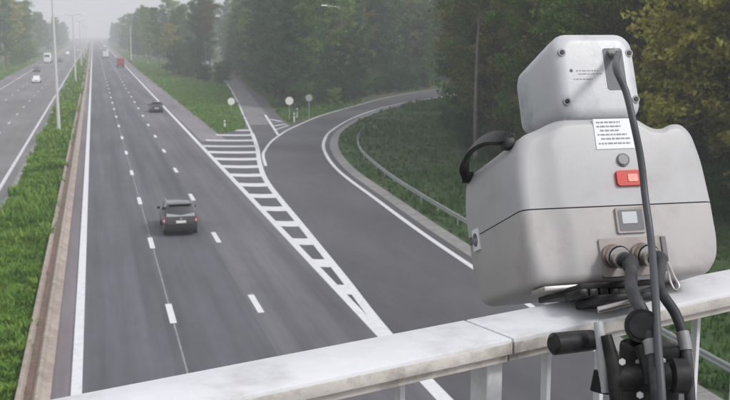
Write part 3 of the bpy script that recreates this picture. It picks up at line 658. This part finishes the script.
for k in range(-3, 3): cap(-.012 + k * 2.0 + .0015, -.012 + (k + 1) * 2.0 - .0015)
bal = MB().box((-.005, -.070, .12), (.005, -.054, 1.0575), bev=.0012).mesh('baluster', 'rail_paint')
pst = MB().box((-.0165, -.090, .0), (.0165, -.045, 1.0575), bev=.003).mesh('post', 'rail_paint')
for k in range(-3, 4):
    o = link('post', pst, rail); o.location = (-.017 + 2 * k, 0, 0)
    for q in range(14):
        xx = .122 + 2 * k + .13 * q
        if q < 14: p = link('baluster', bal, rail); p.location = (xx, 0, 0)
MB().box((-6, -.085, .10), (6, -.041, .119)).build('bottom_rail', 'rail_paint', rail)

# ------------------------------------------------------------------ the speed radar
F_ = Vector((.02265312, .92690708, -.37460659)); R_ = Vector((.99970149, -.02443218, 0)); U_ = R_.cross(F_)
O_ = Vector((.7322268, 1.63868203, 10.76189686))
radar = empty('speed_radar', label='grey plastic speed radar unit with smaller camera head on top above the railing', cat='radar')
mw = Matrix((R_, F_, U_)).transposed().to_4x4(); mw.translation = O_; radar.matrix_world = mw
def rounded(pts, r, n=4):
    """round the corners of a 2-D outline"""
    out = []; N = len(pts)
    for i in range(N):
        if i in (0, N - 1): out.append(tuple(pts[i])); continue      # the two seam corners stay crisp
        p = Vector(pts[i]); a = Vector(pts[i - 1]) - p; b = Vector(pts[(i + 1) % N]) - p
        k = min(r, a.length * .45, b.length * .45); a = p + a.normalized() * k; b = p + b.normalized() * k
        for q in range(n + 1):
            t = q / n; out.append(tuple((a * (1 - t) ** 2 + p * 2 * t * (1 - t) + b * t * t)))
    return out
def shell(prof, y0, y1, r, zref, taper=.0, n=6):
    """outline in X-Z extruded along Y with rounded ends; the outline draws in towards zref only"""
    xs = [p[0] for p in prof]; cx = (min(xs) + max(xs)) / 2; hx = (max(xs) - min(xs)) / 2; hz = max(abs(p[1] - zref) for p in prof)
    st = [(y0 + r * (1 - s_(t * math.pi / 2 / n)), r * (1 - c_(t * math.pi / 2 / n))) for t in range(n, -1, -1)][::1]
    st = [(y0 + r * (1 - c_(a)), r * (1 - s_(a))) for a in [math.pi / 2 * t / n for t in range(n + 1)]]
    st += [(y0 + (y1 - y0) * .5, 0)]
    st += [(y1 - r * (1 - c_(a)), r * (1 - s_(a))) for a in [math.pi / 2 * t / n for t in range(n, -1, -1)]]
    secs = []
    for y, d in st:
        f = (y - y0) / (y1 - y0); tp = 1 - taper * f
        secs.append([(cx + (x - cx) * (1 - d / hx) * tp, y, zref + (z - zref) * (1 - d / hz)) for x, z in prof])
    return MB().loft(secs)
up_prof = rounded([(.0, .0012), (-.001, .06), (.006, .115), (.022, .142), (.055, .153), (.095, .171), (.258, .171), (.276, .158), (.292, .150), (.312, .149), (.330, .158), (.352, .158), (.370, .138), (.382, .085), (.388, .0012)], .02)
lo_prof = rounded([(.388, -.0012), (.389, -.07), (.383, -.106), (.358, -.135), (.030, -.141), (.013, -.131), (.002, -.07), (.0, -.0012)], .014)
shell(up_prof, 0, .315, .019, .0012).build('upper_shell', 'case', radar, 40)
shell(lo_prof, 0, .315, .019, -.0012).build('lower_shell', 'case_low', radar, 40)
shell([(.002, -.004), (.386, -.004), (.386, .004), (.002, .004)], .002, .313, .025, 0).build('seam_gasket', 'dark', radar)
# top camera head
def rrect(x0, x1, z0, z1, r, y, n=6):
    out = []
    for cx, cz, a0 in ((x1 - r, z1 - r, 0), (x0 + r, z1 - r, 90), (x0 + r, z0 + r, 180), (x1 - r, z0 + r, 270)):
        for k in range(n + 1):
            a = R(a0 + 90 * k / n); out.append((cx + r * c_(a), y, cz + r * s_(a)))
    return out
HX0, HX1, HZ0, HZ1 = .118, .290, .177, .354
secs = []
for k in range(7):
    a = math.pi / 2 * k / 6; d = .022 * (1 - s_(a)); y = .03 + .022 * (1 - c_(a)); secs.append(rrect(HX0 + d, HX1 - d, HZ0 + d, HZ1 - d, .034 - d * .4, y))
secs.append(rrect(HX0, HX1, HZ0, HZ1, .034, .075))
secs.append(rrect(HX0 + .001, HX1 - .004, HZ0 + .012, HZ1 - .004, .032, .15)); secs.append(rrect(HX0 + .002, HX1 - .012, .20, .345, .028, .225))
secs.append(rrect(HX0 + .008, HX1 - .018, .207, .339, .026, .246)); secs.append(rrect(HX0 + .024, HX1 - .034, .222, .325, .02, .256))
head = MB().loft(secs).build('camera_head', 'head', radar, 42)
MB().loft([rrect(.130, .272, .150, .205, .015, y) for y in (.05, .235)]).build('head_cradle', 'case', radar, 40)
hb = .0303
for x, z in ((.134, .311), (.2755, .309), (.131, .2125), (.2755, .2145)):
    sc_ = MB().tube([(x, hb - .0012, z), (x, hb + .004, z)], .0078, 16).build('screw_recess', 'tape', head)
    MB().tube([(x, hb - .003, z), (x, hb + .002, z)], [.0045, .005], 10).build('screw', 'blackmetal', sc_)
rc = MB().loft([rrect(.2185, .2605, .233, .319, .006, hb - .0014), rrect(.2185, .2605, .233, .319, .006, hb + .004)]).build('socket_recess', 'recess', head, 40)
MB().loft([rrect(.2165, .2625, .231, .321, .007, hb - .0008), rrect(.2165, .2625, .231, .321, .007, hb + .004)]).build('socket_frame', 'sticker', head, 40)
MB().tube([(.2375, hb + .002, .309), (.2375, hb - .012, .306), (.2375, hb - .013, .306), (.2375, hb - .030, .297)], [.0095, .0095, .0075, .0065], 14).build('plug', 'steel', head, 50)
for z, x0, x1 in ((.2735, .158, .205), (.267, .162, .212), (.2565, .150, .190)):
    x = x0; rr = random.Random(int(z * 1e4))
    while x < x1:
        l_ = rr.uniform(.003, .009); MB().box((x, hb - .0006, z - .0011), (min(x + l_, x1), hb + .001, z + .0011)).build('printed_word', 'ink_pale', head); x += l_ + .002
MB().tube([(.148, hb - .0008, .274), (.148, hb + .001, .274)], .0034, 12).build('printed_dot', 'ink', head)
# fittings on the rear face
lb = MB().box((.162, -.0015, .108), (.2405, .004, .167), bev=.001).build('label_plate', 'sticker', radar)
rr = random.Random(3)
for z in (.160, .152, .144, .136, .128, .119):
    x = .168 + (.006 if z in (.144, .128) else 0); x1 = .222 + rr.uniform(-.012, .014)
    while x < x1:
        l_ = rr.uniform(.003, .010); MB().box((x, -.0022, z - .0014), (min(x + l_, x1), -.001, z + .0014)).build('printed_word', 'ink_pale', lb); x += l_ + .0022
kb = MB().tube([(.2125, -.003, .0865), (.2125, .004, .0865)], [.0125, .0135], 20).build('round_port', 'recess', radar, 40)
MB().tube([(.2105, -.006, .0865), (.2105, -.001, .0865)], [.0095, .011], 18).build('port_cap', 'tape', kb, 40)
rd_ = MB().loft([rrect(.1925, .2465, .0365, .0655, .006, -.006), rrect(.1915, .2475, .0355, .0665, .007, .004)]).build('red_marker', 'red', radar, 40)
MB().loft([rrect(.214, .234, .0435, .058, .003, -.0072), rrect(.214, .234, .0435, .058, .003, -.004)]).build('marker_emblem', 'red_label', rd_)
dp = MB().loft([rrect(.180, .238, -.0525, -.0045, .004, -.0045), rrect(.179, .239, -.0535, -.0035, .005, .004)]).build('display_frame', 'panel', radar, 40)
MB().loft([rrect(.1845, .2335, -.048, -.009, .003, -.0052), rrect(.1845, .2335, -.048, -.009, .003, -.002)]).build('display_bezel', 'recess', dp)
MB().loft([rrect(.191, .221, -.035, -.013, .002, -.0060), rrect(.191, .221, -.035, -.013, .002, -.003)]).build('display_window', 'screen', dp)
cp = MB().loft([rrect(.139, .268, -.131, -.0605, .004, -.004), rrect(.138, .269, -.132, -.0595, .005, .006)]).build('connector_panel', 'panel', radar, 40)
MB().box((.262, -.007, -.125), (.272, .004, -.062), bev=.001).build('panel_edge', 'recess', cp)
for x in (.1605, .2185):
    q = MB().tube([(x, .002, -.094), (x, -.012, -.094), (x, -.0125, -.094), (x, -.020, -.096)], [.0215, .0215, .018, .018], 22).build('connector', 'brass', radar, 40)
    MB().tube([(x, -.020, -.096), (x, -.034, -.101), (x, -.0345, -.101), (x, -.046, -.108)], [.0195, .0195, .0165, .0165], 22).build('locking_ring', 'steel', q, 40)
    MB().tube([(x, -.030, -.0985), (x, -.0335, -.1)], [.0203, .0203], 22).build('ring_groove', 'dark', q)
def bez(P, n=28):
    """smooth curve through 3-D points"""
    P = [Vector(p) for p in P]; P = [2 * P[0] - P[1]] + P + [2 * P[-1] - P[-2]]; out = []
    for i in range(1, len(P) - 2):
        a, b, c, d = P[i - 1:i + 3]
        for k in range(8):
            t = k / 8; out.append(.5 * ((2 * b) + (c - a) * t + (2 * a - 5 * b + 4 * c - d) * t * t + (3 * b - a - 3 * c + d) * t ** 3))
    return out + [P[-2]]
Li = mw.inverted()
def pix(x, y, z):                                           # a point z metres in front of the lens, in the radar's frame
    hd = Vector((s_(PS), c_(PS), 0)); rt = Vector((c_(PS), -s_(PS), 0)); up = Vector((0, 0, 1))
    fw = hd * c_(TH) - up * s_(TH); dn = -hd * s_(TH) - up * c_(TH)
    return Li @ (Vector((0, 0, H)) + (fw * FPX + rt * (x - 365) + dn * (y - 200)) * (z / FPX))
c1 = bez([(.1605, -.040, -.104), (.164, -.062, -.118), pix(632, 290, 1.60), pix(645, 318, 1.56), pix(652, 350, 1.53), pix(658, 400, 1.50), pix(660, 470, 1.48), pix(655, 640, 1.5)])
MB().tube(c1, [.0145] * 10 + [.0105] * (len(c1) - 10), 14).build('thick_cable', 'rubber', radar, 70)
c2 = bez([(.2185, -.040, -.104), (.224, -.062, -.116), pix(660, 288, 1.63), pix(676, 315, 1.60), pix(685, 345, 1.58), pix(690, 400, 1.55), pix(690, 470, 1.53), pix(680, 640, 1.55)])
MB().tube(c2, [.0135] * 8 + [.0085] * (len(c2) - 8), 14).build('thick_cable', 'rubber', radar, 70)
MB().tube(c1[30:34], .0122, 14).build('cable_tape', 'tape', radar, 70); MB().tube(c2[29:34], .0103, 14).build('cable_tape', 'tape', radar, 70)
c3 = bez([(.2375, hb - .026, .299), pix(616, 68, 1.765), pix(626, 92, 1.74), pix(634, 125, 1.72), pix(641, 160, 1.72), pix(645, 195, 1.71), pix(651, 240, 1.67), pix(655, 290, 1.58), pix(658, 345, 1.515), pix(662, 400, 1.47), pix(665, 500, 1.45)])
MB().tube(c3, .0063, 12).build('thin_cable', 'rubber_grey', radar, 70)
MB().tube(bez([pix(668, 262, 1.66), pix(674, 276, 1.64), pix(679, 286, 1.63), pix(675, 290, 1.63), pix(670, 280, 1.64), pix(668, 264, 1.66)]), .0022, 8).build('carabiner', 'steel', radar, 70)
# carrying handle on the left flank
hp = bez([(.014, .050, .146), (.004, .060, .152), (-.004, .11, .165), (-.007, .17, .170), (-.006, .22, .166), (-.002, .272, .152), (.008, .292, .130)])
secs = []
for i, p in enumerate(hp):
    t = (hp[min(i + 1, len(hp) - 1)] - hp[max(i - 1, 0)]).normalized(); n = Vector((-.75, 0, .66)); n = (n - t * n.dot(t)).normalized(); b = t.cross(n)
    secs.append([p + n * a + b * q for a, q in ((.005, -.014), (.006, 0), (.005, .014), (-.004, .015), (-.005, 0), (-.004, -.015))])
MB().loft(secs).build('carrying_handle', 'dark', radar, 50)
for yy, zz in ((.05, .137), (.292, .133)): MB().box((-.001, yy - .012, zz - .010), (.02, yy + .012, zz + .010), bev=.002).build('handle_bracket', 'dark', radar, 40)
# sticker with round emblem on the flank, across the seam
st = MB().box((-.0032, .236, -.030), (.003, .270, .014), bev=.0008).build('sticker', 'sticker', radar)
n = 24
MB().loft([[(-.0042 if q else -.0030, .253 + rr_ * c_(2 * math.pi * i / n), -.008 + rr_ * 1.1 * s_(2 * math.pi * i / n)) for i in range(n)] for q, rr_ in ((0, .0125), (1, .0125), (1, .0082), (0, .0082))], cap=False).build('emblem_ring', 'ink', st)
MB().box((-.0043, .2505, -.018), (-.003, .2555, .002)).build('emblem_stroke', 'ink', st)
MB().box((-.0032, .275, -.012), (.003, .292, .003), bev=.0008).build('dark_sticker', 'ink', radar)

# ------------------------------------------------------------------ tripod and its pan head
tb = Vector((.842, 1.365, DECK)); tri = empty('tripod', tb, label='black metal tripod with pan head holding the radar behind the railing', cat='tripod')
WT = Matrix.Translation(-tb)
def W(x, y, z): return WT @ (mw @ pix(x, y, z))
def lp(x, y, z): return WT @ (mw @ Vector((x, y, z)))
# tilted carrier plate under the case, in the case's own slope
lm = WT @ mw
MB().box((.060, -.070, -.158), (.205, .120, -.147), mtx=lm, bev=.002).build('carrier_plate', 'blackmetal', tri, 40)
MB().box((.020, -.010, -.150), (.110, .055, -.141), mtx=lm, bev=.002).build('slide_bar', 'steel', tri, 40)
for k in range(4): MB().box((.050 + k * .022, -.085 + k * .006, -.172), (.066 + k * .022, -.02, -.158), mtx=lm, bev=.002).build('clamp_tooth', 'blackmetal', tri, 40)
MB().box((.075, -.105, -.186), (.19, -.005, -.172), mtx=lm, bev=.003).build('tilt_plate', 'dark', tri, 40)
MB().tube([W(598, 310, 1.63), W(640, 300, 1.63)], .0055, 12).build('tilt_axle', 'steel', tri, 50)
MB().box((-.045, -.035, .965), (.035, .035, 1.10), bev=.012).build('head_block', 'blackmetal', tri, 40)
MB().box((-.052, -.047, 1.050), (-.004, -.036, 1.086), bev=.002).build('head_face_plate', 'grey_metal', tri, 40)
MB().tube([W(642, 326, 1.60), W(642, 326, 1.545)], [.028, .026], 26).build('tilt_drum', 'blackmetal', tri, 40)
MB().tube([W(642, 326, 1.546), W(642, 326, 1.539)], [.021, .019], 26).build('drum_cover', 'dark', tri, 40)
hn = MB().tube([W(592, 340, 1.60), W(572, 342, 1.58), W(554, 344, 1.565)], [.0165, .0175, .0175], 18).build('pan_handle', 'dark', tri, 40)
MB().tube([W(554, 344, 1.565), W(551.5, 344.3, 1.563)], [.0165, .012], 18).build('handle_end_cap', 'blackmetal', hn, 40)
for a, b, r0 in (((598, 322, 1.56), (604, 392, 1.55), .010), ((606, 335, 1.54), (616, 400, 1.53), .012), ((640, 345, 1.54), (648, 385, 1.52), .011)):
    MB().tube([W(*a), W((a[0] + b[0]) / 2 + 3, (a[1] + b[1]) / 2, a[2] - .01), W(*b)], [r0 * .7, r0, r0 * .8], 12).build('clamp_lever', 'grey_metal' if r0 == .010 else 'blackmetal', tri, 50)
MB().tube([W(612, 378, 1.54), W(668, 376, 1.54)], [.021, .021], 20).build('clamp_barrel', 'blackmetal', tri, 40)
MB().tube([W(668, 376, 1.54), W(672, 376, 1.54), W(686, 376, 1.54), W(689, 376, 1.54)], [.016, .027, .027, .023], 22).build('clamp_knob', 'dark', tri, 40)
MB().tube([W(600, 392, 1.56), W(604, 372, 1.56)], [.016, .016], 18).build('lock_knob', 'blackmetal', tri, 40)
for i, (px, py, d) in enumerate(((603, 340, 1.555), (655, 352, 1.525), (622, 362, 1.53), (640, 395, 1.525))):
    MB().tube([W(px, py, d), W(px, py, d - .008)], [.0062, .0052], 6).build('bolt', 'galv', tri, 40)
MB().tube([(0, 0, .96), (0, 0, .90), (0, 0, .895), (0, 0, .45)], [.05, .05, .02, .02], 20).build('centre_column', 'blackmetal', tri, 40)
MB().tube([(0, 0, .80), (0, 0, .73)], .055, 20).build('leg_collar', 'dark', tri, 40)
for k in range(3):
    a = R(200 + 120 * k); d = Vector((c_(a), s_(a), 0))
    L_ = .42 if k != 1 else .30
    lg = MB().tube([d * .045 + Vector((0, 0, .77)), d * L_ + Vector((0, 0, .016))], [.016, .011], 12).build('leg', 'blackmetal', tri, 40)
    MB().tube([d * L_ + Vector((0, 0, .03)), d * (L_ + .006) + Vector((0, 0, .001))], [.018, .02], 12).build('rubber_foot', 'rubber', lg, 40)

# ------------------------------------------------------------------ haze: one closed box of even, thin mist
bm = bmesh.new(); bmesh.ops.create_cube(bm, size=1)
for v in bm.verts: v.co = Vector((v.co.x * 5200, v.co.y * 5200, -1.2 if v.co.z < 0 else 30.0))
me = bpy.data.meshes.new('haze'); bm.to_mesh(me); bm.free()
hm = bpy.data.materials.new('haze'); hm.use_nodes = True; n_ = hm.node_tree.nodes; n_.clear()
vo = n_.new('ShaderNodeVolumePrincipled'); vo.inputs['Color'].default_value = (.95, .96, 1, 1); vo.inputs['Density'].default_value = .00095; vo.inputs['Anisotropy'].default_value = .0
oo = n_.new('ShaderNodeOutputMaterial'); hm.node_tree.links.new(vo.outputs[0], oo.inputs['Volume'])
me.materials.append(hm); tag(link('haze', me), kind='stuff', label='thin pale mist over the whole motorway')
